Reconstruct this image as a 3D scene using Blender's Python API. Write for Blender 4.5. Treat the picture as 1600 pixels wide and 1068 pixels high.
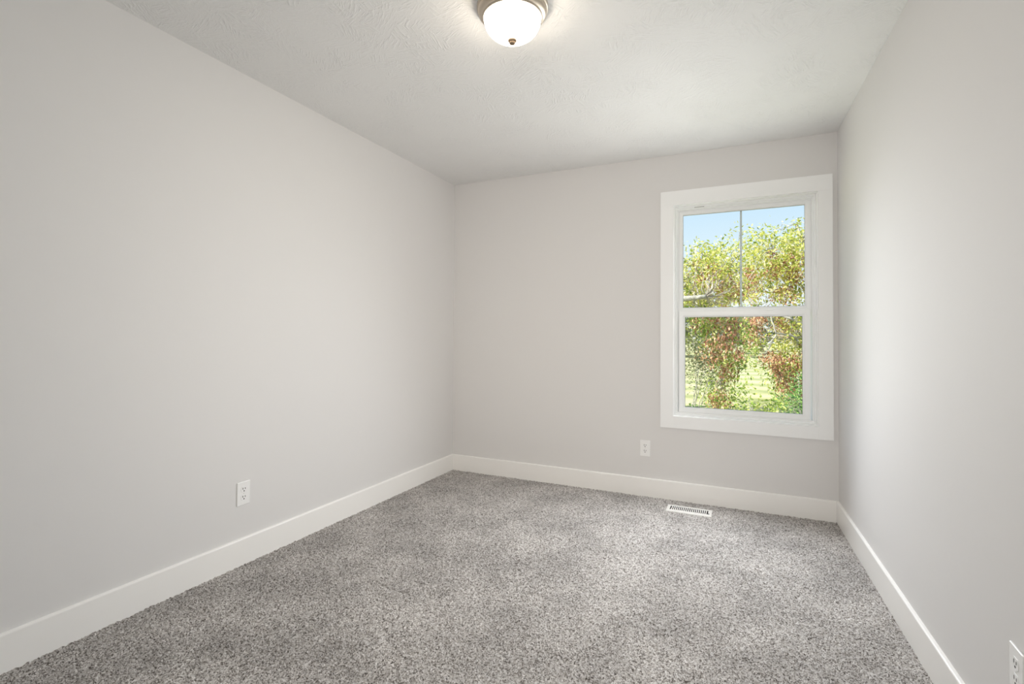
import bpy, bmesh, math, random
import numpy as np
from mathutils import Vector, Matrix, Euler

S = bpy.context.scene
for o in list(bpy.data.objects):
    bpy.data.objects.remove(o)
COL = S.collection
PI = math.pi
rnd = random.Random(7)
rng = np.random.default_rng(11)

# ------------------------------------------------------------------ camera
CAM = Vector((2.2599, -3.6827, 1.1382))
FPX = 779.18                                   # focal length in pixels of the 1600 px frame
right = Vector((0.90746374, 0.42006977, 0.00713749))
up = Vector((0.00141066, -0.02003517, 0.99979828))
fwd = Vector((-0.42012803, 0.90727062, 0.01877377))
cd = bpy.data.cameras.new('camera')
cam = bpy.data.objects.new('camera', cd)
COL.objects.link(cam)
cd.sensor_fit = 'HORIZONTAL'
cd.sensor_width = 36.0
cd.lens = 36.0 * FPX / 1600.0
cd.shift_y = -(534.0 - 510.83) / 1600.0
cd.clip_start = 0.05
cd.clip_end = 600
M = Matrix((right, up, -fwd)).transposed().to_4x4()
M.translation = CAM
cam.matrix_world = M
S.camera = cam

# ------------------------------------------------------------------ view
S.view_settings.view_transform = 'Standard'
S.view_settings.look = 'None'
S.view_settings.gamma = 1.0
S.view_settings.use_curve_mapping = False
S.view_settings.exposure = 0.0
S.cycles.max_bounces = 16
S.cycles.diffuse_bounces = 10
S.cycles.transparent_max_bounces = 16

# ------------------------------------------------------------------ sky, sun, room lights
SKY_STRENGTH = 1.06
SUN_STRENGTH = 11.0
SKY_WATTS = 19.0
SIDE_WATTS = 5.2
GROUND_WATTS = 5.4
REAR_WATTS = 10.2
LAMP_EMIT = 20.0
w = bpy.data.worlds.new('sky')
S.world = w
w.use_nodes = True
nt = w.node_tree
nt.nodes.clear()
out = nt.nodes.new('ShaderNodeOutputWorld')
bg = nt.nodes.new('ShaderNodeBackground')
tc = nt.nodes.new('ShaderNodeTexCoord')
sp = nt.nodes.new('ShaderNodeSeparateXYZ')
rp = nt.nodes.new('ShaderNodeValToRGB')
nt.links.new(tc.outputs['Generated'], sp.inputs[0])
nt.links.new(sp.outputs['Z'], rp.inputs[0])
nt.links.new(rp.outputs[0], bg.inputs[0])
nt.links.new(bg.outputs[0], out.inputs[0])
el = rp.color_ramp.elements
el[0].position = 0.0
el[0].color = (0.95, 0.97, 1.0, 1)
el[1].position = 0.10
el[1].color = (0.86, 0.94, 1.0, 1)
for p_, c_ in ((0.17, (0.74, 0.89, 1.0, 1)), (0.24, (0.62, 0.82, 1.0, 1)), (1.0, (0.42, 0.66, 1.0, 1))):
    e = el.new(p_)
    e.color = c_
bg.inputs[1].default_value = SKY_STRENGTH

sd = bpy.data.lights.new('sun', 'SUN')
sd.energy = SUN_STRENGTH
sd.angle = math.radians(0.6)
sd.color = (1.0, 0.96, 0.88)
sun = bpy.data.objects.new('sun', sd)
COL.objects.link(sun)
sun.rotation_euler = Vector((0.62, 0.42, -0.66)).to_track_quat('-Z', 'Y').to_euler()
sun.location = (0, -6, 12)

# room shell sizes (metres)
H = 2.44
W0 = 2.800
SK = 0.02788                                   # the right wall leans away a little towards the camera
YR = -4.45                                     # rear wall, behind the camera
HB = 0.131                                     # baseboard height
TB = 0.014


def wr(y):
    return W0 - SK * y


# area lamps set inside the window for its light: from the sky, from the open side, off the sunlit ground,
# and an added fill lamp at the wall behind the camera
def area_lamp(name, watts, size, loc, aim, spread, colr):
    d_ = bpy.data.lights.new(name, 'AREA')
    d_.shape = 'RECTANGLE'
    d_.size, d_.size_y = size
    d_.energy = watts
    d_.spread = math.radians(spread)
    d_.color = colr
    o = bpy.data.objects.new(name, d_)
    COL.objects.link(o)
    o.location = loc
    o.rotation_euler = Vector(aim).to_track_quat('-Z', 'Y').to_euler()


for z_ in (0.95, 1.22, 1.49, 1.76, 2.0):
    area_lamp('window_skylight', SKY_WATTS / 5, (0.46, 0.20), (2.14, -0.09, z_), (-0.19, -0.82, -0.52), 130, (0.94, 0.97, 1.0))
area_lamp('window_sidelight', SIDE_WATTS, (0.25, 1.20), (2.15, -0.09, 1.33), (-0.64, -0.77, 0), 130, (1.0, 0.97, 0.94))
for z_ in (0.72, 1.0, 1.28, 1.56):
    area_lamp('window_groundlight', GROUND_WATTS / 4, (0.46, 0.20), (2.18, -0.09, z_), (-0.15, -0.80, 0.58), 130, (0.95, 0.98, 0.95))
area_lamp('rear_fill_lamp', REAR_WATTS, (0.86, 1.25), (2.15, YR + 0.03, 1.40), (-0.27, 1.0, -0.08), 80, (1.0, 0.92, 0.83))  # added fill lamp, not a source the room is known to have


# ------------------------------------------------------------------ helpers
def link_obj(name, me, mat=None, parent=None):
    o = bpy.data.objects.new(name, me)
    COL.objects.link(o)
    if mat is not None and not me.materials:
        me.materials.append(mat)
    if parent is not None:
        o.parent = parent
    return o


def obj(name, bm, mat, parent=None, smooth=False):
    me = bpy.data.meshes.new(name)
    bmesh.ops.recalc_face_normals(bm, faces=bm.faces)
    bm.to_mesh(me)
    bm.free()
    if smooth:
        for p in me.polygons:
            p.use_smooth = True
    return link_obj(name, me, mat, parent)


def thing(name, label, cat, loc=(0, 0, 0), rotz=0.0, group=None):
    o = bpy.data.objects.new(name, None)
    COL.objects.link(o)
    o.empty_display_size = 0.05
    o.location = loc
    o.rotation_euler = (0, 0, rotz)
    o['label'] = label
    o['category'] = cat
    if group:
        o['group'] = group
    return o


def struct(o, label=None, cat=None):
    o['kind'] = 'structure'
    if label:
        o['label'] = label
    if cat:
        o['category'] = cat
    return o


def box(bm, x0, x1, y0, y1, z0, z1, bev=0.0, seg=2):
    vs = [bm.verts.new((x, y, z)) for x in (x0, x1) for y in (y0, y1) for z in (z0, z1)]
    f = []
    for a in ((0, 1, 3, 2), (4, 6, 7, 5), (0, 4, 5, 1), (2, 3, 7, 6), (0, 2, 6, 4), (1, 5, 7, 3)):
        f.append(bm.faces.new([vs[i] for i in a]))
    if bev > 0:
        ed = list({e for q in f for e in q.edges})
        bmesh.ops.recalc_face_normals(bm, faces=f)
        bmesh.ops.bevel(bm, geom=ed, offset=bev, segments=seg, affect='EDGES', profile=0.5)


def prism(bm, pts, a, b):
    """Closed polygon pts (list of 3D start points) extruded to matching end points."""
    A = [bm.verts.new(p) for p in a]
    B = [bm.verts.new(p) for p in b]
    n = len(A)
    bm.faces.new(A)
    bm.faces.new(B[::-1])
    for i in range(n):
        bm.faces.new((A[i], A[(i + 1) % n], B[(i + 1) % n], B[i]))


def lathe(bm, prof, n=64, cx=0.0, cy=0.0):
    """prof: (r, z) list; closed at the ends when r == 0."""
    rings = []
    for r, z in prof:
        if r < 1e-6:
            rings.append([bm.verts.new((cx, cy, z))])
        else:
            rings.append([bm.verts.new((cx + r * math.cos(2 * PI * k / n), cy + r * math.sin(2 * PI * k / n), z)) for k in range(n)])
    for a, b in zip(rings, rings[1:]):
        for k in range(n):
            k2 = (k + 1) % n
            if len(a) == 1 and len(b) == 1:
                continue
            if len(a) == 1:
                bm.faces.new((a[0], b[k], b[k2]))
            elif len(b) == 1:
                bm.faces.new((a[k], b[0], a[k2]))
            else:
                bm.faces.new((a[k], b[k], b[k2], a[k2]))


def frame_loop(bm, x0, x1, z0, z1, prof):
    """A mitred rectangular frame in the xz plane; prof = closed list of (inset, y)."""
    loops = []
    for d, y in prof:
        loops.append([bm.verts.new(p) for p in ((x0 + d, y, z0 + d), (x1 - d, y, z0 + d), (x1 - d, y, z1 - d), (x0 + d, y, z1 - d))])
    n = len(loops)
    for i in range(n):
        a, b = loops[i], loops[(i + 1) % n]
        for k in range(4):
            k2 = (k + 1) % 4
            bm.faces.new((a[k], a[k2], b[k2], b[k]))


# ------------------------------------------------------------------ materials
def mat(name, col, rough=0.5, metal=0.0, spec=0.5):
    m = bpy.data.materials.new(name)
    m.use_nodes = True
    b = m.node_tree.nodes['Principled BSDF']
    b.inputs['Base Color'].default_value = (*col, 1)
    b.inputs['Roughness'].default_value = rough
    b.inputs['Metallic'].default_value = metal
    b.inputs['Specular IOR Level'].default_value = spec
    return m


class N:
    """tiny node builder"""
    def __init__(self, m):
        self.t = m.node_tree
        self.b = self.t.nodes['Principled BSDF']

    def new(self, typ, **kw):
        n = self.t.nodes.new(typ)
        for k, v in kw.items():
            setattr(n, k, v)
        return n

    def ln(self, a, b):
        self.t.links.new(a, b)

    def pos(self):
        return self.new('ShaderNodeNewGeometry').outputs['Position']

    def math(self, op, a, b=None):
        n = self.new('ShaderNodeMath', operation=op)
        for i, v in enumerate((a, b)):
            if v is None:
                continue
            if isinstance(v, (int, float)):
                n.inputs[i].default_value = v
            else:
                self.ln(v, n.inputs[i])
        return n.outputs[0]

    def noise(self, vec, scale, detail=2, rough=0.5):
        n = self.new('ShaderNodeTexNoise')
        n.inputs['Scale'].default_value = scale
        n.inputs['Detail'].default_value = detail
        n.inputs['Roughness'].default_value = rough
        self.ln(vec, n.inputs['Vector'])
        return n.outputs['Fac']

    def ramp(self, fac, stops):
        n = self.new('ShaderNodeValToRGB')
        e = n.color_ramp.elements
        e[0].position, e[0].color = stops[0][0], (*stops[0][1], 1)
        e[1].position, e[1].color = stops[-1][0], (*stops[-1][1], 1)
        for p, c in stops[1:-1]:
            k = e.new(p)
            k.color = (*c, 1)
        self.ln(fac, n.inputs[0])
        return n.outputs[0]

    def bump(self, h, strength, dist, normal=None):
        n = self.new('ShaderNodeBump')
        n.inputs['Strength'].default_value = strength
        n.inputs['Distance'].default_value = dist
        self.ln(h, n.inputs['Height'])
        if normal is not None:
            self.ln(normal, n.inputs['Normal'])
        return n.outputs['Normal']


def wall_paint(name, col):
    m = mat(name, col, 0.75, spec=0.25)
    n = N(m)
    h = n.noise(n.pos(), 220, 3, 0.6)              # roller stipple
    n.ln(n.bump(h, 0.10, 0.0008), n.b.inputs['Normal'])
    return m


M_WALL = wall_paint('greige wall paint', (0.745, 0.736, 0.730))
M_REAR = wall_paint('light absorbing rear wall', (0.20, 0.185, 0.17))  # unseen rear wall made dark so it throws less light back
M_TRIM = mat('white trim enamel', (0.92, 0.91, 0.89), 0.32, spec=0.4)
M_CASING = mat('cool white casing enamel', (0.91, 0.92, 0.925), 0.32, spec=0.4)
M_VINYL = mat('white window vinyl', (0.92, 0.935, 0.94), 0.30, spec=0.4)
M_PLATE = mat('white outlet plastic', (0.90, 0.90, 0.895), 0.25)
M_SLOT = mat('dark outlet slots', (0.03, 0.03, 0.03), 0.6)
M_SCREW = mat('painted screw', (0.72, 0.72, 0.70), 0.35)
M_REG = mat('white register enamel', (0.85, 0.84, 0.82), 0.35)
M_DUCT = mat('dark duct metal', (0.05, 0.05, 0.05), 0.6)
M_NICKEL = mat('brushed nickel', (0.52, 0.46, 0.39), 0.42, metal=1.0)
M_BRONZE = mat('aged bronze', (0.20, 0.15, 0.105), 0.7, spec=0.05)
M_MUNTIN = mat('grey grille bar', (0.62, 0.65, 0.67), 0.4)
M_GASKET = mat('grey glazing gasket', (0.35, 0.36, 0.37), 0.6)
M_SLOTGREY = mat('grey vent slot', (0.42, 0.42, 0.40), 0.6)

# ceiling: brushed (stomped) texture, strokes that turn from dab to dab
M_CEIL = mat('brushed ceiling texture', (0.79, 0.79, 0.785), 0.85, spec=0.15)
n = N(M_CEIL)
heights = []
for sc_, off in ((9.0, 0.0), (11.5, 3.7)):
    ad_ = n.new('ShaderNodeVectorMath', operation='ADD')
    n.ln(n.pos(), ad_.inputs[0])
    ad_.inputs[1].default_value = (off, off * 1.7, 0)
    vo = n.new('ShaderNodeTexVoronoi')
    vo.voronoi_dimensions = '2D'
    vo.inputs['Scale'].default_value = sc_
    n.ln(ad_.outputs[0], vo.inputs['Vector'])
    spc = n.new('ShaderNodeSeparateColor')
    n.ln(vo.outputs['Color'], spc.inputs[0])
    ang = n.math('MULTIPLY', spc.outputs[0], 6.283)
    vr = n.new('ShaderNodeVectorRotate', rotation_type='Z_AXIS')
    n.ln(ad_.outputs[0], vr.inputs['Vector'])
    n.ln(ang, vr.inputs['Angle'])
    mp = n.new('ShaderNodeMapping')
    mp.inputs['Scale'].default_value = (22, 130, 1)
    n.ln(vr.outputs[0], mp.inputs['Vector'])
    st = n.noise(mp.outputs[0], 1.0, 1.5, 0.5)
    ridge = n.new('ShaderNodeMapRange')
    ridge.inputs['From Min'].default_value = 0.50
    ridge.inputs['From Max'].default_value = 0.68
    n.ln(st, ridge.inputs['Value'])
    patch = n.new('ShaderNodeMapRange')
    patch.inputs['From Min'].default_value = 0.40
    patch.inputs['From Max'].default_value = 0.60
    n.ln(n.noise(ad_.outputs[0], 5.0, 2), patch.inputs['Value'])
    heights.append(n.math('MULTIPLY', ridge.outputs[0], patch.outputs[0]))
hh = n.math('ADD', heights[0], heights[1])
hh = n.math('ADD', hh, n.math('MULTIPLY', n.noise(n.pos(), 160, 2), 0.35))
n.ln(n.bump(hh, 0.6, 0.003), n.b.inputs['Normal'])

# carpet: speckled grey cut pile
M_CARPET = mat('speckled grey carpet', (0.4, 0.4, 0.39), 0.95, spec=0.05)
n = N(M_CARPET)
ps = n.pos()
vo = n.new('ShaderNodeTexVoronoi')
vo.inputs['Scale'].default_value = 250
n.ln(ps, vo.inputs['Vector'])
spc = n.new('ShaderNodeSeparateColor')
n.ln(vo.outputs['Color'], spc.inputs[0])
tuft = n.ramp(spc.outputs[0], [(0.0, (0.09, 0.078, 0.07)), (0.22, (0.29, 0.268, 0.25)), (0.5, (0.49, 0.464, 0.44)),
                              (0.8, (0.60, 0.575, 0.56)), (1.0, (0.76, 0.74, 0.72))])
nap = n.new('ShaderNodeMapRange')
nap.inputs['To Min'].default_value = 0.86
nap.inputs['To Max'].default_value = 1.16
nap.inputs['From Min'].default_value = 0.36
nap.inputs['From Max'].default_value = 0.64
n.ln(n.noise(ps, 3.2, 4, 0.6), nap.inputs['Value'])
mx = n.new('ShaderNodeMix', data_type='RGBA', blend_type='MULTIPLY')
mx.inputs['Factor'].default_value = 1.0
n.ln(tuft, mx.inputs['A'])
n.ln(nap.outputs[0], mx.inputs['B'])
n.ln(mx.outputs['Result'], n.b.inputs['Base Color'])
n.ln(n.bump(n.noise(ps, 380, 2, 0.6), 0.6, 0.004), n.b.inputs['Normal'])

# glass pane: see-through with a Fresnel sheen
M_GLASS = bpy.data.materials.new('clear window glass')
M_GLASS.use_nodes = True
t_ = M_GLASS.node_tree
t_.nodes.clear()
o_ = t_.nodes.new('ShaderNodeOutputMaterial')
mxs = t_.nodes.new('ShaderNodeMixShader')
tr = t_.nodes.new('ShaderNodeBsdfTransparent')
tr.inputs[0].default_value = (0.96, 0.975, 0.97, 1)
gl = t_.nodes.new('ShaderNodeBsdfGlossy')
gl.inputs['Roughness'].default_value = 0.02
fr = t_.nodes.new('ShaderNodeFresnel')
fr.inputs['IOR'].default_value = 1.07
t_.links.new(fr.outputs[0], mxs.inputs[0])
t_.links.new(tr.outputs[0], mxs.inputs[1])
t_.links.new(gl.outputs[0], mxs.inputs[2])
t_.links.new(mxs.outputs[0], o_.inputs[0])

# the lit opal glass of the ceiling lamp
M_DOME = mat('lit opal glass', (0.95, 0.93, 0.9), 0.25)
b_ = M_DOME.node_tree.nodes['Principled BSDF']
b_.inputs['Emission Color'].default_value = (1.0, 0.87, 0.70, 1)
b_.inputs['Emission Strength'].default_value = LAMP_EMIT

# ------------------------------------------------------------------ room shell
# floor: a fine grid of tufts of random height
def carpet_mesh():
    st = 0.0055
    ys = np.arange(YR - 0.02, 0.0 + st, st)
    nx = int((wr(YR) + 0.02) / st)
    u = np.linspace(0, 1, nx)
    Y, U = np.meshgrid(ys, u, indexing='ij')
    X = -0.005 + U * (W0 - SK * Y + 0.01)
    Z = rng.uniform(-0.0055, 0.0035, X.shape)
    X = X + rng.uniform(-0.002, 0.002, X.shape)
    Y = Y + rng.uniform(-0.002, 0.002, X.shape)
    # the pile is cut away under the floor register
    cut = (X > 1.797) & (X < 2.075) & (Y > -0.258) & (Y < -0.134)
    Z[cut] = -0.075
    ny = len(ys)
    v = np.stack([X, Y, Z], -1).reshape(-1, 3)
    i = np.arange(ny * nx).reshape(ny, nx)
    q = np.stack([i[:-1, :-1], i[:-1, 1:], i[1:, 1:], i[1:, :-1]], -1).reshape(-1, 4)
    me = bpy.data.meshes.new('floor')
    me.vertices.add(len(v))
    me.vertices.foreach_set('co', v.astype(np.float32).ravel())
    me.loops.add(q.size)
    me.loops.foreach_set('vertex_index', q.astype(np.int32).ravel())
    me.polygons.add(len(q))
    me.polygons.foreach_set('loop_start', np.arange(0, q.size, 4, dtype=np.int32))
    me.update(calc_edges=True)
    me.validate()
    return me


fl = link_obj('floor', carpet_mesh(), M_CARPET)
struct(fl, 'speckled grey cut pile carpet covering the whole floor', 'floor')

bm = bmesh.new()
prism(bm, None, [(-0.15, 0.16, H), (W0 + 0.15, 0.16, H), (wr(YR) + 0.15, YR - 0.12, H), (-0.15, YR - 0.12, H)],
      [(-0.15, 0.16, H + 0.15), (W0 + 0.15, 0.16, H + 0.15), (wr(YR) + 0.15, YR - 0.12, H + 0.15), (-0.15, YR - 0.12, H + 0.15)])
struct(obj('ceiling', bm, M_CEIL), 'pale grey ceiling with a brushed plaster texture', 'ceiling')

bm = bmesh.new()
box(bm, -0.15, 0, YR - 0.12, 0.16, -0.2, H)
struct(obj('wall_left', bm, M_WALL), 'plain greige painted wall on the left', 'wall')

bm = bmesh.new()
a_ = [(wr(0.16), 0.16, -0.2), (wr(0.16) + 0.15, 0.16, -0.2), (wr(0.16) + 0.15, 0.16, H), (wr(0.16), 0.16, H)]
c_ = [(wr(YR - .12), YR - 0.12, -0.2), (wr(YR - .12) + 0.15, YR - 0.12, -0.2), (wr(YR - .12) + 0.15, YR - 0.12, H), (wr(YR - .12), YR - 0.12, H)]
prism(bm, None, a_, c_)
struct(obj('wall_right', bm, M_WALL), 'plain greige painted wall on the right', 'wall')

# window measures
CX0, CX1, CZ0, CZ1 = 1.7275, 2.7724, 0.505, 2.175    # casing outside
IX0, IX1, IZ0, IZ1 = 1.8150, 2.6920, 0.588, 2.0745   # casing inside
R_ = 0.006
bm = bmesh.new()
ox0, ox1, oz0, oz1 = IX0 + R_ - 0.012, IX1 - R_ + 0.012, IZ0 + R_ - 0.012, IZ1 - R_ + 0.012
box(bm, 0.0, ox0, 0.0, 0.16, -0.2, H)
box(bm, ox1, wr(0), 0.0, 0.16, -0.2, H)
box(bm, ox0, ox1, 0.0, 0.16, -0.2, oz0)
box(bm, ox0, ox1, 0.0, 0.16, oz1, H)
struct(obj('wall_back', bm, M_WALL), 'greige painted end wall that holds the window', 'wall')

# rear wall with a closed panel door, behind the camera
bm = bmesh.new()
QX0, QX1, QZ0, QZ1 = 1.70, 2.60, 0.75, 2.05
box(bm, -0.15, QX0, YR - 0.12, YR, -0.2, H)
box(bm, QX1, wr(YR) + 0.15, YR - 0.12, YR, -0.2, H)
box(bm, QX0, QX1, YR - 0.12, YR, -0.2, QZ0)
box(bm, QX0, QX1, YR - 0.12, YR, QZ1, H)
struct(obj('wall_rear', bm, M_REAR), 'unseen wall behind the camera, darkened to absorb light, with a door and an added window', 'wall')
DX0, DX1, DZ = 0.35, 1.16, 2.03
droot = bpy.data.objects.new('door_1', None)
COL.objects.link(droot)
droot.location = ((DX0 + DX1) / 2, YR, 0)
struct(droot, 'closed white panel door in the wall behind the camera', 'door')
dm = Matrix.Translation((-(DX0 + DX1) / 2, -YR, 0))


def dpart(name, bm, m):
    bmesh.ops.transform(bm, matrix=dm, verts=bm.verts)
    return obj(name, bm, m, droot)


bm = bmesh.new()
box(bm, DX0, DX1, YR, YR + 0.008, 0.006, DZ)
for (xa, xb, za, zb) in ((DX0, DX0 + .11, .006, DZ), (DX1 - .11, DX1, .006, DZ), (DX0 + .11, DX1 - .11, .006, .20),
                         (DX0 + .11, DX1 - .11, .93, 1.07), (DX0 + .11, DX1 - .11, DZ - .12, DZ)):
    box(bm, xa, xb, YR + 0.008, YR + 0.014, za, zb, 0.002)
dpart('door_slab', bm, M_TRIM)
bm = bmesh.new()
box(bm, DX0 - 0.092, DX0 - 0.003, YR, YR + 0.019, 0.006, DZ + 0.003)
box(bm, DX1 + 0.003, DX1 + 0.092, YR, YR + 0.019, 0.006, DZ + 0.003)
box(bm, DX0 - 0.092, DX1 + 0.092, YR, YR + 0.019, DZ + 0.003, DZ + 0.092)
dpart('door_casing', bm, M_TRIM)
bm = bmesh.new()
lathe(bm, [(0, 0), (0.03, 0), (0.03, 0.006), (0.012, 0.008), (0.012, 0.03), (0.026, 0.04), (0.026, 0.055), (0.015, 0.063), (0, 0.064)], 24)
bmesh.ops.transform(bm, matrix=Matrix.Translation((DX0 + 0.06, YR + 0.014, 0.96)) @ Matrix.Rotation(-PI / 2, 4, 'X'), verts=bm.verts)
dpart('door_knob', bm, M_NICKEL)


# second window, added behind the camera to go with the fill lamp
q2 = bpy.data.objects.new('added_window', None)
COL.objects.link(q2)
q2.location = ((QX0 + QX1) / 2, YR, QZ0)
struct(q2, 'white framed window added behind the camera for the fill lamp', 'window')
qm = Matrix.Translation((-(QX0 + QX1) / 2, -YR, -QZ0))
bm = bmesh.new()
frame_loop(bm, QX0 - .085, QX1 + .085, QZ0 - .085, QZ1 + .085, [(0, YR), (0, YR + .019), (.085, YR + .019), (.085, YR)])
bmesh.ops.transform(bm, matrix=qm, verts=bm.verts)
obj('window_casing', bm, M_TRIM, q2)
bm = bmesh.new()
frame_loop(bm, QX0, QX1, QZ0, QZ1, [(0, YR - .11), (0, YR - .02), (.045, YR - .05), (.045, YR - .11)])
box(bm, QX0 + .045, QX1 - .045, YR - .10, YR - .055, 1.38, 1.43)
bmesh.ops.transform(bm, matrix=qm, verts=bm.verts)
obj('window_frame', bm, M_VINYL, q2)
bm = bmesh.new()
box(bm, QX0 + .044, QX1 - .044, YR - .082, YR - .078, QZ0 + .044, QZ1 - .044)
bmesh.ops.transform(bm, matrix=qm, verts=bm.verts)
obj('glass_pane', bm, M_GLASS, q2)


# baseboards with a small stepped bead on top
def baseboard(name, a, b, inward, label):
    """board along a->b (wall line), thickness to `inward` (unit vector)"""
    a, b, n_ = Vector(a), Vector(b), Vector(inward)
    prof = [(0, -0.02), (TB, -0.02), (TB, HB - 0.006), (TB - 0.0015, HB - 0.003), (TB - 0.005, HB - 0.0012), (0.003, HB), (0, HB)]
    bm = bmesh.new()
    prism(bm, None, [a + n_ * d + Vector((0, 0, z)) for d, z in prof], [b + n_ * d + Vector((0, 0, z)) for d, z in prof])
    return struct(obj(name, bm, M_TRIM), label, 'baseboard')


baseboard('baseboard_left', (0, YR, 0), (0, 0, 0), (1, 0, 0), 'tall white baseboard along the left wall')
baseboard('baseboard_back', (TB, 0, 0), (W0 - TB, 0, 0), (0, -1, 0), 'tall white baseboard under the window wall')
baseboard('baseboard_right', (wr(YR), YR, 0), (W0, 0, 0), (-1, 0, 0), 'tall white baseboard along the right wall')

# ------------------------------------------------------------------ window
wroot = bpy.data.objects.new('window_1', None)
COL.objects.link(wroot)
wroot.location = (2.2535, 0, CZ0)
struct(wroot, 'white single-hung window with flat white casing on the end wall', 'window')
WINV = Matrix.Translation((-2.2535, 0, -CZ0))


def wpart(name, bm, m, parent=None, smooth=False):
    if parent is None:
        bmesh.ops.transform(bm, matrix=WINV, verts=bm.verts)
        return obj(name, bm, m, wroot, smooth)
    bmesh.ops.transform(bm, matrix=WINV, verts=bm.verts)
    return obj(name, bm, m, parent, smooth)


TC = 0.019
bm = bmesh.new()
box(bm, CX0, CX1, -TC, 0, IZ1, CZ1, 0.0012)
wpart('head_casing', bm, M_CASING)
for xa, xb in ((CX0, IX0), (IX1, CX1)):
    bm = bmesh.new()
    box(bm, xa, xb, -TC, 0, CZ0, IZ1, 0.0012)
    wpart('side_casing', bm, M_CASING)
bm = bmesh.new()
box(bm, IX0, IX1, -TC, 0, CZ0, IZ0, 0.0012)
wpart('bottom_casing', bm, M_CASING)
# jamb extension: a thin box frame set back a reveal from the casing
bm = bmesh.new()
frame_loop(bm, IX0 + R_ - 0.012, IX1 - R_ + 0.012, IZ0 + R_ - 0.012, IZ1 - R_ + 0.012,
           [(0.0, -0.001), (0.0, 0.042), (0.012, 0.042), (0.012, 0.0005), (0.0105, -0.001)])
wpart('jamb_extension', bm, M_CASING)
# vinyl main frame with stepped inner track
fx0, fx1, fz0, fz1 = IX0 + R_ - 0.004, IX1 - R_ + 0.004, IZ0 + R_ - 0.004, IZ1 - R_ + 0.004
bm = bmesh.new()
frame_loop(bm, fx0, fx1, fz0, fz1,
           [(0.0, 0.040), (0.0, 0.145), (0.036, 0.145), (0.036, 0.122), (0.022, 0.122), (0.022, 0.0885), (0.026, 0.0885),
            (0.026, 0.081), (0.022, 0.081), (0.022, 0.052), (0.016, 0.048), (0.013, 0.040)])
wpart('window_frame', bm, M_VINYL)


def sash(name, x0, x1, z0, z1, gx0, gx1, gz0, gz1, y0, y1):
    """sash with stiles and rails of their own widths, a bevelled glazing bead and a pane"""
    bm = bmesh.new()
    loops = []
    L = [(0.0, y0 + 0.002), (0.002, y0)]
    def ring(fr_, y, extra=0.0):
        xa = x0 + (gx0 - x0) * fr_ + extra
        xb = x1 - (x1 - gx1) * fr_ - extra
        za = z0 + (gz0 - z0) * fr_ + extra
        zb = z1 - (z1 - gz1) * fr_ - extra
        return [bm.verts.new(p) for p in ((xa, y, za), (xb, y, za), (xb, y, zb), (xa, y, zb))]
    loops = [ring(0.0, y1), ring(0.0, y0 + 0.002), ring(0.0, y0, 0.002), ring(0.72, y0), ring(0.76, y0 + 0.003), ring(0.93, y0 + 0.005),
             ring(1.0, y0 + 0.010), ring(1.0, y1)]
    for i in range(len(loops)):
        a, b = loops[i], loops[(i + 1) % len(loops)]
        for k in range(4):
            bm.faces.new((a[k], a[(k + 1) % 4], b[(k + 1) % 4], b[k]))
    s = wpart(name, bm, M_VINYL)
    bm = bmesh.new()
    frame_loop(bm, gx0 - 0.001, gx1 + 0.001, gz0 - 0.001, gz1 + 0.001, [(0, y0 + 0.011), (0.0, y0 + 0.017), (0.0025, y0 + 0.017), (0.0025, y0 + 0.011)])
    wpart('gasket', bm, M_GASKET, s)
    bm = bmesh.new()
    box(bm, gx0 - 0.001, gx1 + 0.001, y0 + 0.0145, y0 + 0.0185, gz0 - 0.001, gz1 + 0.001)
    wpart('glass_pane', bm, M_GLASS, s)
    return s


up_s = sash('upper_sash', 1.8415, 2.6655, 1.310, 2.0505, 1.868, 2.6308, 1.3535, 2.0225, 0.090, 0.120)
bm = bmesh.new()
box(bm, 2.2425, 2.2552, 0.1135, 0.1185, 1.352, 2.0235, 0.0015)
wpart('grille_bar', bm, M_MUNTIN, up_s)
lo_s = sash('lower_sash', 1.8445, 2.6570, 0.6125, 1.3255, 1.8855, 2.6122, 0.6465, 1.2848, 0.053, 0.083)
for tx in (2.0345, 2.4655):
    bm = bmesh.new()
    box(bm, tx - 0.021, tx + 0.021, 0.056, 0.076, 1.3245, 1.3330, 0.003)
    lt = wpart('tilt_latch', bm, M_VINYL, lo_s)
bm = bmesh.new()
box(bm, 1.95, 2.015, 0.0395, 0.0415, 2.0575, 2.0615)
wpart('vent_slot', bm, M_SLOTGREY)

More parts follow.
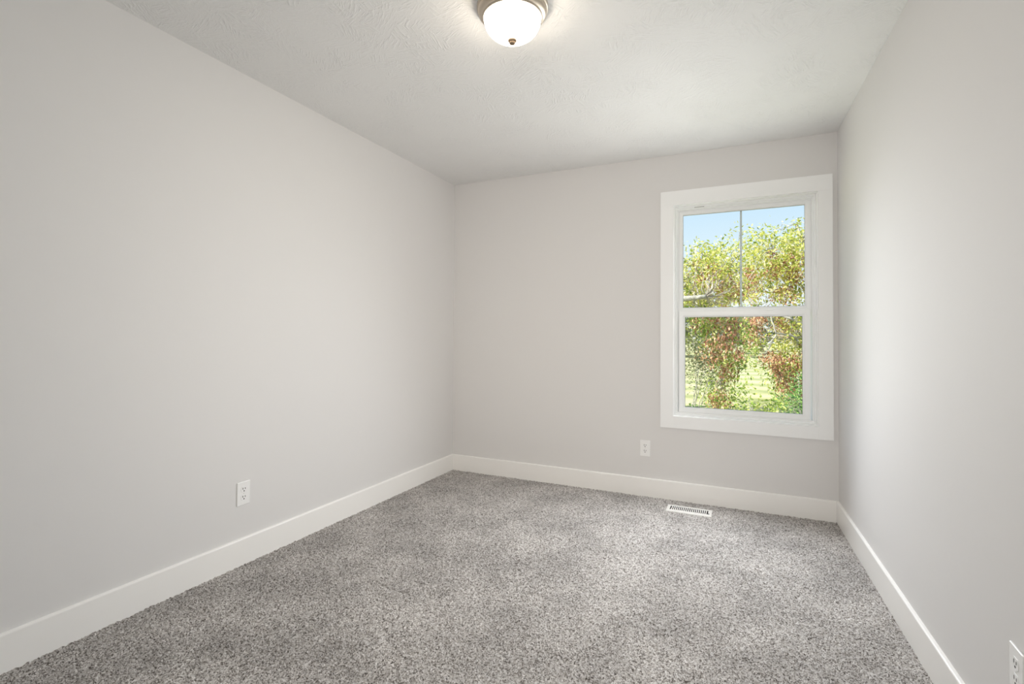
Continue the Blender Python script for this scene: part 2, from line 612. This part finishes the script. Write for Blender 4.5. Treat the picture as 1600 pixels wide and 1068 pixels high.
# ------------------------------------------------------------------ outlets
def outlet_parts(root):
    """local frame: x across, y into the wall, z up, centred on the plate"""
    bm = bmesh.new()
    box(bm, -0.0358, 0.0358, -0.0058, 0.0, -0.0575, 0.0575, 0.0028, 3)
    obj('cover_plate', bm, M_PLATE, root)
    for sz in (0.0196, -0.0196):
        bm = bmesh.new()
        pts = []
        for k in range(40):
            a = 2 * PI * k / 40
            x, z = 0.0168 * math.cos(a), 0.0168 * math.sin(a)
            pts.append((x, max(-0.0142, min(0.0142, z)) + sz))
        prism(bm, None, [(x, -0.0072, z) for x, z in pts], [(x, -0.004, z) for x, z in pts])
        r = obj('receptacle', bm, M_PLATE, root)
        for sx, hw, hh_ in ((-0.0063, 0.0016, 0.0046), (0.0063, 0.0016, 0.0038)):
            bm = bmesh.new()
            box(bm, sx - hw, sx + hw, -0.0075, -0.0060, sz + 0.004 - hh_, sz + 0.004 + hh_)
            obj('slot', bm, M_SLOT, r)
        bm = bmesh.new()
        pts = [(0.0032 * math.cos(a), sz - 0.0078 + max(-0.0027, 0.0032 * math.sin(a))) for a in [2 * PI * k / 20 for k in range(20)]]
        prism(bm, None, [(x, -0.0075, z) for x, z in pts], [(x, -0.006, z) for x, z in pts])
        obj('ground_hole', bm, M_SLOT, r)
    bm = bmesh.new()
    pts = [(0.0028 * math.cos(2 * PI * k / 20), 0.0028 * math.sin(2 * PI * k / 20)) for k in range(20)]
    prism(bm, None, [(x, -0.0066, z) for x, z in pts], [(x, -0.005, z) for x, z in pts])
    obj('screw', bm, M_SCREW, root)


def dup(root, loc, rotz, label):
    r = root.copy()
    COL.objects.link(r)
    r.location = loc
    r.rotation_euler = (0, 0, rotz)
    r['label'] = label
    for ch in list(root.children):
        c = ch.copy()
        COL.objects.link(c)
        c.parent = r
        for g in ch.children:
            d = g.copy()
            COL.objects.link(d)
            d.parent = c
    return r


o1 = thing('electrical_outlet', 'white duplex outlet on the end wall below the left edge of the window', 'outlet',
           (1.6197, 0.0, 0.3415), 0.0, 'wall outlets')
outlet_parts(o1)
dup(o1, (0.0, -1.9755, 0.3500), PI / 2, 'white duplex outlet low on the left wall above its baseboard')
dup(o1, (wr(-2.076), -2.076, 0.3440), -PI / 2 - math.atan(SK), 'white duplex outlet on the right wall, cut by the picture edge')

# ------------------------------------------------------------------ floor register
VX, VY = 1.9363, -0.196
reg = thing('floor_register', 'white slotted metal floor vent set in the carpet under the window', 'vent', (VX, VY, 0.0))
bm = bmesh.new()
hw, hd = 0.1405, 0.0655
iw, idp = 0.118, 0.040
def rect(w_, d_, z):
    return [bm.verts.new(p) for p in ((-w_, -d_, z), (w_, -d_, z), (w_, d_, z), (-w_, d_, z))]
ls = [rect(hw, hd, -0.004), rect(hw, hd, 0.0030), rect(hw - 0.003, hd - 0.003, 0.0062), rect(hw - 0.011, hd - 0.011, 0.0078),
      rect(iw, idp, 0.0078), rect(iw, idp, 0.0055)]
for a, b in zip(ls, ls[1:] + ls[:1]):
    for k in range(4):
        bm.faces.new((a[k], a[(k + 1) % 4], b[(k + 1) % 4], b[k]))
obj('face_plate', bm, M_REG, reg)
bm = bmesh.new()
NL = 20
for k in range(1, NL):
    x = -iw + 2 * iw * k / NL
    v = [(-0.0031, 0.0076), (0.0031, 0.0076), (0.0020, 0.0050), (-0.0020, 0.0050)]
    prism(bm, None, [(x + a, -idp, z) for a, z in v], [(x + a, idp, z) for a, z in v])
box(bm, -iw, iw, -0.0022, 0.0022, -0.0120, -0.0040)
obj('louver_grille', bm, M_REG, reg)
bm = bmesh.new()
for (x0, x1, y0, y1, z0, z1) in ((-iw - .003, iw + .003, -idp - .003, idp + .003, -0.0695, -0.0675),
                                 (-iw - .003, -iw, -idp, idp, -0.0675, 0.004), (iw, iw + .003, -idp, idp, -0.0675, 0.004),
                                 (-iw, iw, -idp - .003, -idp, -0.0675, 0.004), (-iw, iw, idp, idp + .003, -0.0675, 0.004)):
    box(bm, x0, x1, y0, y1, z0, z1)
obj('duct_boot', bm, M_DUCT, reg)
bm = bmesh.new()
box(bm, 0.1195, 0.1255, -0.036, -0.026, 0.0075, 0.0120, 0.001)
obj('damper_lever', bm, M_DUCT, reg)

# ------------------------------------------------------------------ ceiling light
LX, LY = 1.4365, -1.921
lamp = thing('flush_mount_light', 'lit round opal glass ceiling light with a brushed nickel rim', 'ceiling light', (LX, LY, H))
bm = bmesh.new()
lathe(bm, [(0.0, -0.0005), (0.136, -0.0005), (0.1405, -0.004), (0.1405, -0.014), (0.1395, -0.0165), (0.1365, -0.0175), (0.1355, -0.0195),
           (0.1355, -0.024), (0.1335, -0.032), (0.129, -0.039), (0.1225, -0.0435), (0.1195, -0.0445), (0.1180, -0.0465), (0.1165, -0.0505),
           (0.1135, -0.052), (0.1125, -0.050), (0.1125, -0.040), (0.0, -0.040)])
obj('rim', bm, M_NICKEL, lamp, True)
bm = bmesh.new()
pr = [(0.1122, -0.047)]
for k in range(0, 25):
    a = k / 24 * PI / 2
    pr.append((0.1122 * math.cos(a) ** 0.85 if k < 24 else 0.0, -0.050 - 0.084 * math.sin(a)))
lathe(bm, pr)
obj('glass_dome', bm, M_DOME, lamp, True)
bm = bmesh.new()
lathe(bm, [(0.0, -0.132), (0.0165, -0.132), (0.0175, -0.1365), (0.0170, -0.1395), (0.0125, -0.1420), (0.0115, -0.1435), (0.0122, -0.1455),
           (0.0115, -0.1490), (0.0070, -0.1520), (0.0, -0.1530)], 32)
obj('finial', bm, M_BRONZE, lamp, True)

# ------------------------------------------------------------------ outdoors
GZ = -0.60                                     # lawn level below the room floor


def at(px, py, Y):
    """point at world depth Y seen at photo pixel (px, py): used to read positions off the photo"""
    x = (px - 800) / FPX
    y = -(py - 510.83) / FPX
    d = right * x + up * y + fwd
    t = (Y - CAM.y) / d.y
    return CAM + d * t


# lawn with mown strips
M_LAWN = mat('mown lawn', (0.4, 0.42, 0.15), 0.9, spec=0.1)
n = N(M_LAWN)
ps = n.pos()
sx = n.new('ShaderNodeSeparateXYZ')
n.ln(ps, sx.inputs[0])
wv = n.math('SINE', n.math('ADD', n.math('MULTIPLY', sx.outputs['Y'], 2.4), n.math('MULTIPLY', n.noise(ps, 0.5, 3), 2.5)))
wv = n.math('ADD', n.math('MULTIPLY', wv, 0.28), n.noise(ps, 1.6, 4, 0.65))
cl = n.ramp(wv, [(0.12, (0.25, 0.27, 0.12)), (0.5, (0.38, 0.37, 0.19)), (0.9, (0.50, 0.45, 0.28))])
n.ln(cl, n.b.inputs['Base Color'])
bm = bmesh.new()
g = 40
vs = [[bm.verts.new((-120 + 260 * i / g, 0.165 + 200 * (j / g) ** 1.6, GZ + 0.02 * math.sin(i * 1.3) * math.cos(j * .9))) for j in range(g + 1)] for i in range(g + 1)]
for i in range(g):
    for j in range(g):
        bm.faces.new((vs[i][j], vs[i + 1][j], vs[i + 1][j + 1], vs[i][j + 1]))
struct(obj('lawn', bm, M_LAWN), 'sunlit mown lawn seen through the window', 'lawn')


def leaf_mat(name, stops, transl=0.45):
    m = bpy.data.materials.new(name)
    m.use_nodes = True
    t = m.node_tree
    b = t.nodes['Principled BSDF']
    b.inputs['Roughness'].default_value = 0.55
    b.inputs['Specular IOR Level'].default_value = 0.3
    ge = t.nodes.new('ShaderNodeNewGeometry')
    cr = t.nodes.new('ShaderNodeValToRGB')
    e = cr.color_ramp.elements
    e[0].position, e[0].color = stops[0][0], (*stops[0][1], 1)
    e[1].position, e[1].color = stops[-1][0], (*stops[-1][1], 1)
    for p, c in stops[1:-1]:
        k = e.new(p)
        k.color = (*c, 1)
    t.links.new(ge.outputs['Random Per Island'], cr.inputs[0])
    t.links.new(cr.outputs[0], b.inputs['Base Color'])
    tl = t.nodes.new('ShaderNodeBsdfTranslucent')
    t.links.new(cr.outputs[0], tl.inputs[0])
    ms = t.nodes.new('ShaderNodeMixShader')
    ms.inputs[0].default_value = transl
    t.links.new(b.outputs[0], ms.inputs[1])
    t.links.new(tl.outputs[0], ms.inputs[2])
    t.links.new(ms.outputs[0], t.nodes['Material Output'].inputs[0])
    return m


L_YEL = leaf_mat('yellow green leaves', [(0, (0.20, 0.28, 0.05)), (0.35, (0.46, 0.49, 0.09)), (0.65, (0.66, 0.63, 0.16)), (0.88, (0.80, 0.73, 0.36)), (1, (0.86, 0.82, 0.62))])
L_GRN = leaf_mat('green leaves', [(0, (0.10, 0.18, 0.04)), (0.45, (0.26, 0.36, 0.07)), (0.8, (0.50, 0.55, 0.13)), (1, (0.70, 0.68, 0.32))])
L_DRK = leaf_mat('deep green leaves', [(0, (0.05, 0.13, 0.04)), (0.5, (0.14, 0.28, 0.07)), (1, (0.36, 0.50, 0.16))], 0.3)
L_BRN = leaf_mat('red brown seed keys', [(0, (0.25, 0.10, 0.06)), (0.5, (0.46, 0.23, 0.14)), (0.8, (0.62, 0.39, 0.22)), (1, (0.75, 0.56, 0.36))], 0.3)
L_SAG = leaf_mat('grey green leaves', [(0, (0.07, 0.09, 0.04)), (0.5, (0.17, 0.19, 0.09)), (0.85, (0.33, 0.30, 0.18)), (1, (0.50, 0.46, 0.33))], 0.3)
L_FAR = leaf_mat('distant leaves', [(0, (0.16, 0.20, 0.13)), (0.5, (0.28, 0.30, 0.20)), (1, (0.42, 0.38, 0.30))], 0.2)
M_BARK = mat('grey bark', (0.33, 0.30, 0.25), 0.9, spec=0.1)
n = N(M_BARK)
n.ln(n.ramp(n.noise(n.pos(), 14, 4, 0.7), [(0.3, (0.16, 0.15, 0.12)), (0.7, (0.50, 0.48, 0.42))]), n.b.inputs['Base Color'])
M_PALE = mat('pale grey bark', (0.40, 0.37, 0.33), 0.9, spec=0.1)
M_TWIG = mat('pale twigs', (0.36, 0.32, 0.27), 0.9, spec=0.1)


def leaf_mesh(name, P, L, droop, aspect=0.5):
    """P: (n,3) leaf bases, L: (n,) lengths. Each leaf is a folded six-point blade."""
    n_ = len(P)
    yaw = rng.uniform(0, 2 * PI, n_)
    pit = rng.normal(droop, 0.5, n_)
    d = np.stack([np.cos(yaw) * np.cos(pit), np.sin(yaw) * np.cos(pit), np.sin(pit)], -1)
    rr = rng.normal(size=(n_, 3))
    s = np.cross(d, rr)
    s /= np.linalg.norm(s, axis=1, keepdims=True) + 1e-9
    nn = np.cross(s, d)
    L = L[:, None]
    Wd = L * aspect * rng.uniform(0.35, 0.6, (n_, 1))
    fold = nn * Wd * 0.35
    bend = nn * L * 0.12
    v = np.stack([P, P + d * L * 0.45 + s * Wd + fold, P + d * L * 0.75 + s * Wd * 0.6 + fold - bend * .5, P + d * L - bend,
                  P + d * L * 0.75 - s * Wd * 0.6 + fold - bend * .5, P + d * L * 0.45 - s * Wd + fold, P + d * L * 0.5], 1).reshape(-1, 3)
    base = (np.arange(n_) * 7)[:, None]
    tri = np.array([[0, 1, 6], [1, 2, 6], [2, 3, 6], [3, 4, 6], [4, 5, 6], [5, 0, 6]])
    q = (base[:, :, None] + tri[None]).reshape(-1, 3)
    me = bpy.data.meshes.new(name)
    me.vertices.add(len(v))
    me.vertices.foreach_set('co', v.astype(np.float32).ravel())
    me.loops.add(q.size)
    me.loops.foreach_set('vertex_index', q.astype(np.int32).ravel())
    me.polygons.add(len(q))
    me.polygons.foreach_set('loop_start', np.arange(0, q.size, 3, dtype=np.int32))
    me.update(calc_edges=True)
    return me


def tube(bm, pts, r0, r1, n_=8):
    pts = [Vector(p) for p in pts]
    rings = []
    for i, p in enumerate(pts):
        t = (pts[min(i + 1, len(pts) - 1)] - pts[max(i - 1, 0)]).normalized()
        a = t.cross(Vector((0.31, 0.2, 0.93)))
        if a.length < 0.1:
            a = t.cross(Vector((1, 0, 0)))
        a.normalize()
        b = t.cross(a)
        r = r0 + (r1 - r0) * i / (len(pts) - 1)
        rings.append([bm.verts.new(p + (a * math.cos(2 * PI * k / n_) + b * math.sin(2 * PI * k / n_)) * r) for k in range(n_)])
    for A, B in zip(rings, rings[1:]):
        for k in range(n_):
            bm.faces.new((A[k], A[(k + 1) % n_], B[(k + 1) % n_], B[k]))
    bm.faces.new(rings[0][::-1])
    bm.faces.new(rings[-1])


def limb(bm, a, b, r0, r1, wob=0.15, n_=7, sag=0.0):
    a, b = Vector(a), Vector(b)
    pts = []
    for i in range(n_ + 1):
        t = i / n_
        p = a.lerp(b, t)
        k = math.sin(PI * t)
        p += Vector((rnd.uniform(-1, 1), rnd.uniform(-1, 1), rnd.uniform(-1, 1))) * wob * k
        p.z += sag * k
        pts.append(p)
    tube(bm, pts, r0, r1)
    return pts


def cloud(blobs, Y, dY, per, spread, size):
    """leaf bases in tufts: blobs = (px, py, rx, ry, tufts) ellipses measured on the photo; depth scattered about Y"""
    P = []
    T = []
    for (px, py, rx, ry, k) in blobs:
        for _ in range(k):
            while True:
                a, b = rnd.uniform(-1, 1), rnd.uniform(-1, 1)
                if a * a + b * b <= 1:
                    break
            c = at(px + a * rx, py + b * ry, Y + rnd.uniform(-dY, dY))
            T.append(c)
            m_ = rng.normal(size=(per, 3)) * spread
            P.append(np.array(c)[None] + m_)
    P = np.concatenate(P)
    P[:, 2] = np.maximum(P[:, 2], GZ + 0.03)
    return P, rng.uniform(0.65, 1.25, len(P)) * size, T


def foliage(name, root, blobs, Y, dY, m, per=9, spread=0.10, size=0.085, droop=-0.5, aspect=0.5, dense=1.0):
    blobs = [(a, b, c, d, int(round(k * dense))) for a, b, c, d, k in blobs]
    P, L, T = cloud(blobs, Y, dY, per, spread, size)
    P = P - np.array(root.location)[None]
    link_obj(name, leaf_mesh(name, P, L, droop, aspect), m, root)
    return T


def branches(root, tips, nodes, mtl, r0=0.009, frac=0.3):
    """thin twigs from the nearest limb node to a share of the leaf tufts"""
    bm = bmesh.new()
    nodes = [Vector(q) for q in nodes]
    for t in tips:
        if rnd.random() > frac:
            continue
        q = min(nodes, key=lambda v: (v - t).length)
        if (q - t).length > 2.2:
            continue
        limb(bm, q, t, r0, 0.004, 0.10, 4)
    bmesh.ops.translate(bm, vec=-Vector(root.location), verts=bm.verts)
    tw = obj('twigs', bm, mtl, root, True)
    tw['kind'] = 'stuff'                           # fine twigs nobody could count
    return tw


# ---- left box elder: its trunk stands beyond the left side of the window
YA = 8.4
base = at(1000, 600, YA + .6)
base.z = GZ
tA = thing('box_elder_tree', 'yellow-green tree with red-brown seed clusters filling the left of the window', 'tree', base)
bm = bmesh.new()
nodes = []
fork = Vector((base.x + .1, base.y, 1.0))
nodes += limb(bm, base, fork, 0.17, 0.13, 0.05)
nodes += limb(bm, fork, at(1035, 471, YA - 1.3), 0.10, 0.075, 0.03)
nodes += limb(bm, at(1035, 471, YA - 1.3), at(1103, 463, YA - 1.4), 0.075, 0.045, 0.02)
nodes += limb(bm, fork, at(1100, 400, YA + .5), 0.09, 0.02, 0.12)
nodes += limb(bm, at(1060, 440, YA + .3), at(1150, 420, YA + .4), 0.04, 0.012, 0.12)
nodes += limb(bm, at(1080, 466, YA + .1), at(1150, 520, YA - .2), 0.03, 0.01, 0.08)
nodes += limb(bm, at(1050, 500, YA + .2), at(1125, 590, YA - .3), 0.035, 0.01, 0.12)
bmesh.ops.translate(bm, vec=-base, verts=bm.verts)
obj('trunk', bm, M_BARK, tA, True)
yb = [(1080, 425, 22, 28, 34), (1085, 385, 12, 9, 5), (1112, 415, 24, 26, 34), (1140, 400, 24, 24, 30), (1125, 450, 36, 28, 60), (1085, 460, 22, 20, 26),
      (1152, 440, 16, 34, 26), (1150, 362, 6, 5, 2), (1100, 395, 14, 8, 5),
      (1035, 420, 26, 40, 50), (990, 410, 30, 40, 50), (945, 440, 26, 40, 34)]
gb = [(1090, 475, 26, 12, 20), (1095, 520, 26, 26, 36), (1125, 505, 26, 18, 30), (1150, 515, 16, 26, 22), (1120, 545, 26, 18, 26), (1135, 570, 24, 16, 26),
      (1110, 610, 16, 26, 26), (1140, 620, 14, 22, 16), (1155, 565, 10, 12, 8),
      (1035, 510, 26, 40, 40), (985, 500, 32, 40, 40), (1030, 590, 24, 30, 20)]
bb = [(1100, 430, 26, 22, 14), (1140, 450, 22, 26, 18), (1105, 500, 24, 14, 10), (1118, 545, 14, 22, 22), (1140, 532, 12, 14, 10), (1152, 560, 10, 10, 6),
      (1098, 560, 14, 12, 7), (1138, 580, 14, 12, 9), (1125, 625, 14, 18, 12), (1145, 505, 14, 12, 8)]
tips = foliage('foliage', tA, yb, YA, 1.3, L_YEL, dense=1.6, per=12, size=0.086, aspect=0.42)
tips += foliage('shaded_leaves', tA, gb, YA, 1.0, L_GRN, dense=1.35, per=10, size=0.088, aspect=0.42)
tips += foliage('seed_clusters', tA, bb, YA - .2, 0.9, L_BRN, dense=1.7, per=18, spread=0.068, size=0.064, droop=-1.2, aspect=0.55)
branches(tA, tips, nodes, M_TWIG)

# ---- right box elder, trunk hidden behind the right side of the window
YB = 12.6
base = at(1318, 600, YB + .4)
base.z = GZ
tB = thing('box_elder_tree', 'tree with yellow-green leaves and brown seed clusters on the right of the window', 'tree', base)
bm = bmesh.new()
nodes = []
fork = Vector((base.x - .1, base.y, 0.9))
nodes += limb(bm, base, fork, 0.16, 0.12, 0.05)
nodes += limb(bm, fork, at(1205, 395, YB + .4), 0.07, 0.015, 0.15)
nodes += limb(bm, fork, at(1245, 350, YB + .2), 0.07, 0.02, 0.10)
nodes += limb(bm, fork, at(1213, 520, YB - 1.7), 0.04, 0.02, 0.06)
nodes += limb(bm, at(1213, 522, YB - 1.7), at(1203, 488, YB - 1.7), 0.022, 0.016, 0.02)
nodes += limb(bm, at(1213, 522, YB - 1.7), at(1197, 552, YB - 1.7), 0.020, 0.010, 0.02)
nodes += limb(bm, at(1186, 479, YB - 1.7), at(1158, 452, YB - 1.7), 0.024, 0.014, 0.02)
nodes += limb(bm, at(1240, 500, YB - 1.7), at(1186, 479, YB - 1.7), 0.03, 0.024, 0.05)
nodes += limb(bm, fork, at(1225, 590, YB - .2), 0.03, 0.01, 0.10)
bmesh.ops.translate(bm, vec=-base, verts=bm.verts)
obj('trunk', bm, M_PALE, tB, True)
yb = [(1180, 385, 22, 24, 30), (1205, 372, 18, 16, 14), (1215, 400, 30, 26, 44), (1248, 365, 12, 24, 16), (1240, 400, 22, 28, 32), (1185, 425, 26, 24, 44),
      (1225, 435, 30, 22, 40), (1172, 455, 12, 22, 16), (1245, 460, 16, 20, 18), (1215, 462, 18, 14, 8), (1232, 520, 24, 24, 30), (1248, 550, 12, 26, 18),
      (1225, 548, 18, 14, 10),
      (1285, 390, 24, 50, 60), (1330, 400, 32, 54, 70), (1380, 430, 28, 44, 44), (1300, 520, 30, 30, 34)]
gb = [(1170, 520, 14, 18, 14), (1180, 540, 16, 12, 10), (1240, 490, 18, 14, 8), (1182, 560, 7, 12, 4), (1215, 595, 16, 18, 16), (1200, 572, 16, 8, 4), (1240, 575, 16, 16, 12),
      (1285, 520, 20, 44, 30), (1335, 510, 34, 36, 36), (1290, 600, 24, 24, 18)]
bb = [(1172, 440, 14, 24, 20), (1218, 412, 20, 20, 18), (1242, 418, 16, 22, 16), (1225, 458, 18, 12, 12), (1182, 500, 14, 16, 16), (1222, 505, 16, 14, 12),
      (1178, 530, 14, 10, 8), (1207, 562, 12, 12, 12), (1225, 575, 18, 16, 22), (1245, 565, 12, 18, 12), (1228, 600, 14, 14, 14), (1250, 605, 8, 14, 6)]
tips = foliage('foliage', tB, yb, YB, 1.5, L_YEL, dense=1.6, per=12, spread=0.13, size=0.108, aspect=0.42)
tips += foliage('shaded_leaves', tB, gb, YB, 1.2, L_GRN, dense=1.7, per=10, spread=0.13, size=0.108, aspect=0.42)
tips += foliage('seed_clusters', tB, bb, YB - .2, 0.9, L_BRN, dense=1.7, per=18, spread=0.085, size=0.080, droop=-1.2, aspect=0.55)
branches(tB, tips, nodes, M_TWIG)


# ---- shrubs on the lawn
def shrub(name, label, px, Y, m, blobs, dY, twig=True, **kw):
    b = at(px, 640, Y)
    b.z = GZ
    r = thing(name, label, 'shrub', b)
    tips = foliage('foliage', r, blobs, Y, dY, m, **kw)
    bm = bmesh.new()
    top = max(t.z for t in tips)
    for k in range(7):
        t = rnd.choice(tips)
        limb(bm, b + Vector((rnd.uniform(-.1, .1), rnd.uniform(-.1, .1), 0)), t, 0.010, 0.004, 0.05, 5)
    bmesh.ops.translate(bm, vec=-b, verts=bm.verts)
    obj('stems', bm, M_BARK, r, True)
    return r


shrub('leggy_shrub', 'grey-green thin-leaved shrub at the lower left of the window', 1082, 5.6, L_SAG,
      [(1082, 560, 17, 36, 70), (1100, 572, 14, 26, 40), (1080, 520, 12, 16, 8), (1078, 600, 10, 8, 3), (1112, 590, 8, 10, 6)], 0.5, per=9, spread=0.068, size=0.048, droop=-0.3)
shrub('leafy_shrub', 'bright green leafy shrub along the bottom centre of the window', 1180, 5.2, L_GRN,
      [(1170, 620, 10, 20, 13), (1197, 638, 20, 10, 20), (1163, 598, 7, 10, 4), (1150, 642, 20, 6, 8), (1220, 636, 16, 12, 14)], 0.4, per=9, spread=0.068, size=0.058, droop=-0.2)
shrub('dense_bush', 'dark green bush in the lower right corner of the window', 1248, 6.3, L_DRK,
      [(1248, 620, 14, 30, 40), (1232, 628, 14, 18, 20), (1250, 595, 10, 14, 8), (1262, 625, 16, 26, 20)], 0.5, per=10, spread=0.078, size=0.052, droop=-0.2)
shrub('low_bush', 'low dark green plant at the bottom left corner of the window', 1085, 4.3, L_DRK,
      [(1080, 641, 16, 6, 9), (1100, 642, 14, 5, 7)], 0.3, per=9, spread=0.045, size=0.042, droop=0.0)

# ---- far trees at the end of the lawn
for k, (px, Y, hh_, rw, lab) in enumerate((
        (1052, 44, 7.0, 4.5, 'far hazy tree behind the left side of the window'),
        (1122, 57, 5.0, 4.0, 'far hazy tree behind the seed clusters left of centre'),
        (1190, 70, 6.0, 4.5, 'far hazy tree at the lawn edge right of the centre'),
        (1245, 84, 6.5, 4.5, 'far hazy tree behind the right side of the window'))):
    b = at(px, 560, Y)
    b.z = GZ
    r = thing('distant_tree', lab, 'tree', b, 0, 'distant trees')
    bm = bmesh.new()
    limb(bm, b, b + Vector((0, 0, hh_ * 0.7)), 0.22, 0.08, 0.1)
    bmesh.ops.translate(bm, vec=-b, verts=bm.verts)
    obj('trunk', bm, M_BARK, r, True)
    nl = 1500
    v = rng.normal(size=(nl, 3))
    v /= np.linalg.norm(v, axis=1, keepdims=True)
    v *= rng.uniform(0.3, 1, (nl, 1)) ** 0.4
    v = v * np.array([rw, rw * .8, hh_ * 0.46]) * (0.85 + 0.15 * np.sin(v[:, :1] * 9 + v[:, 2:] * 7))
    v[:, 2] += hh_ * 0.54
    link_obj('foliage', leaf_mesh('foliage', v, rng.uniform(0.35, 0.6, nl), -0.3, 0.8), L_FAR, r)
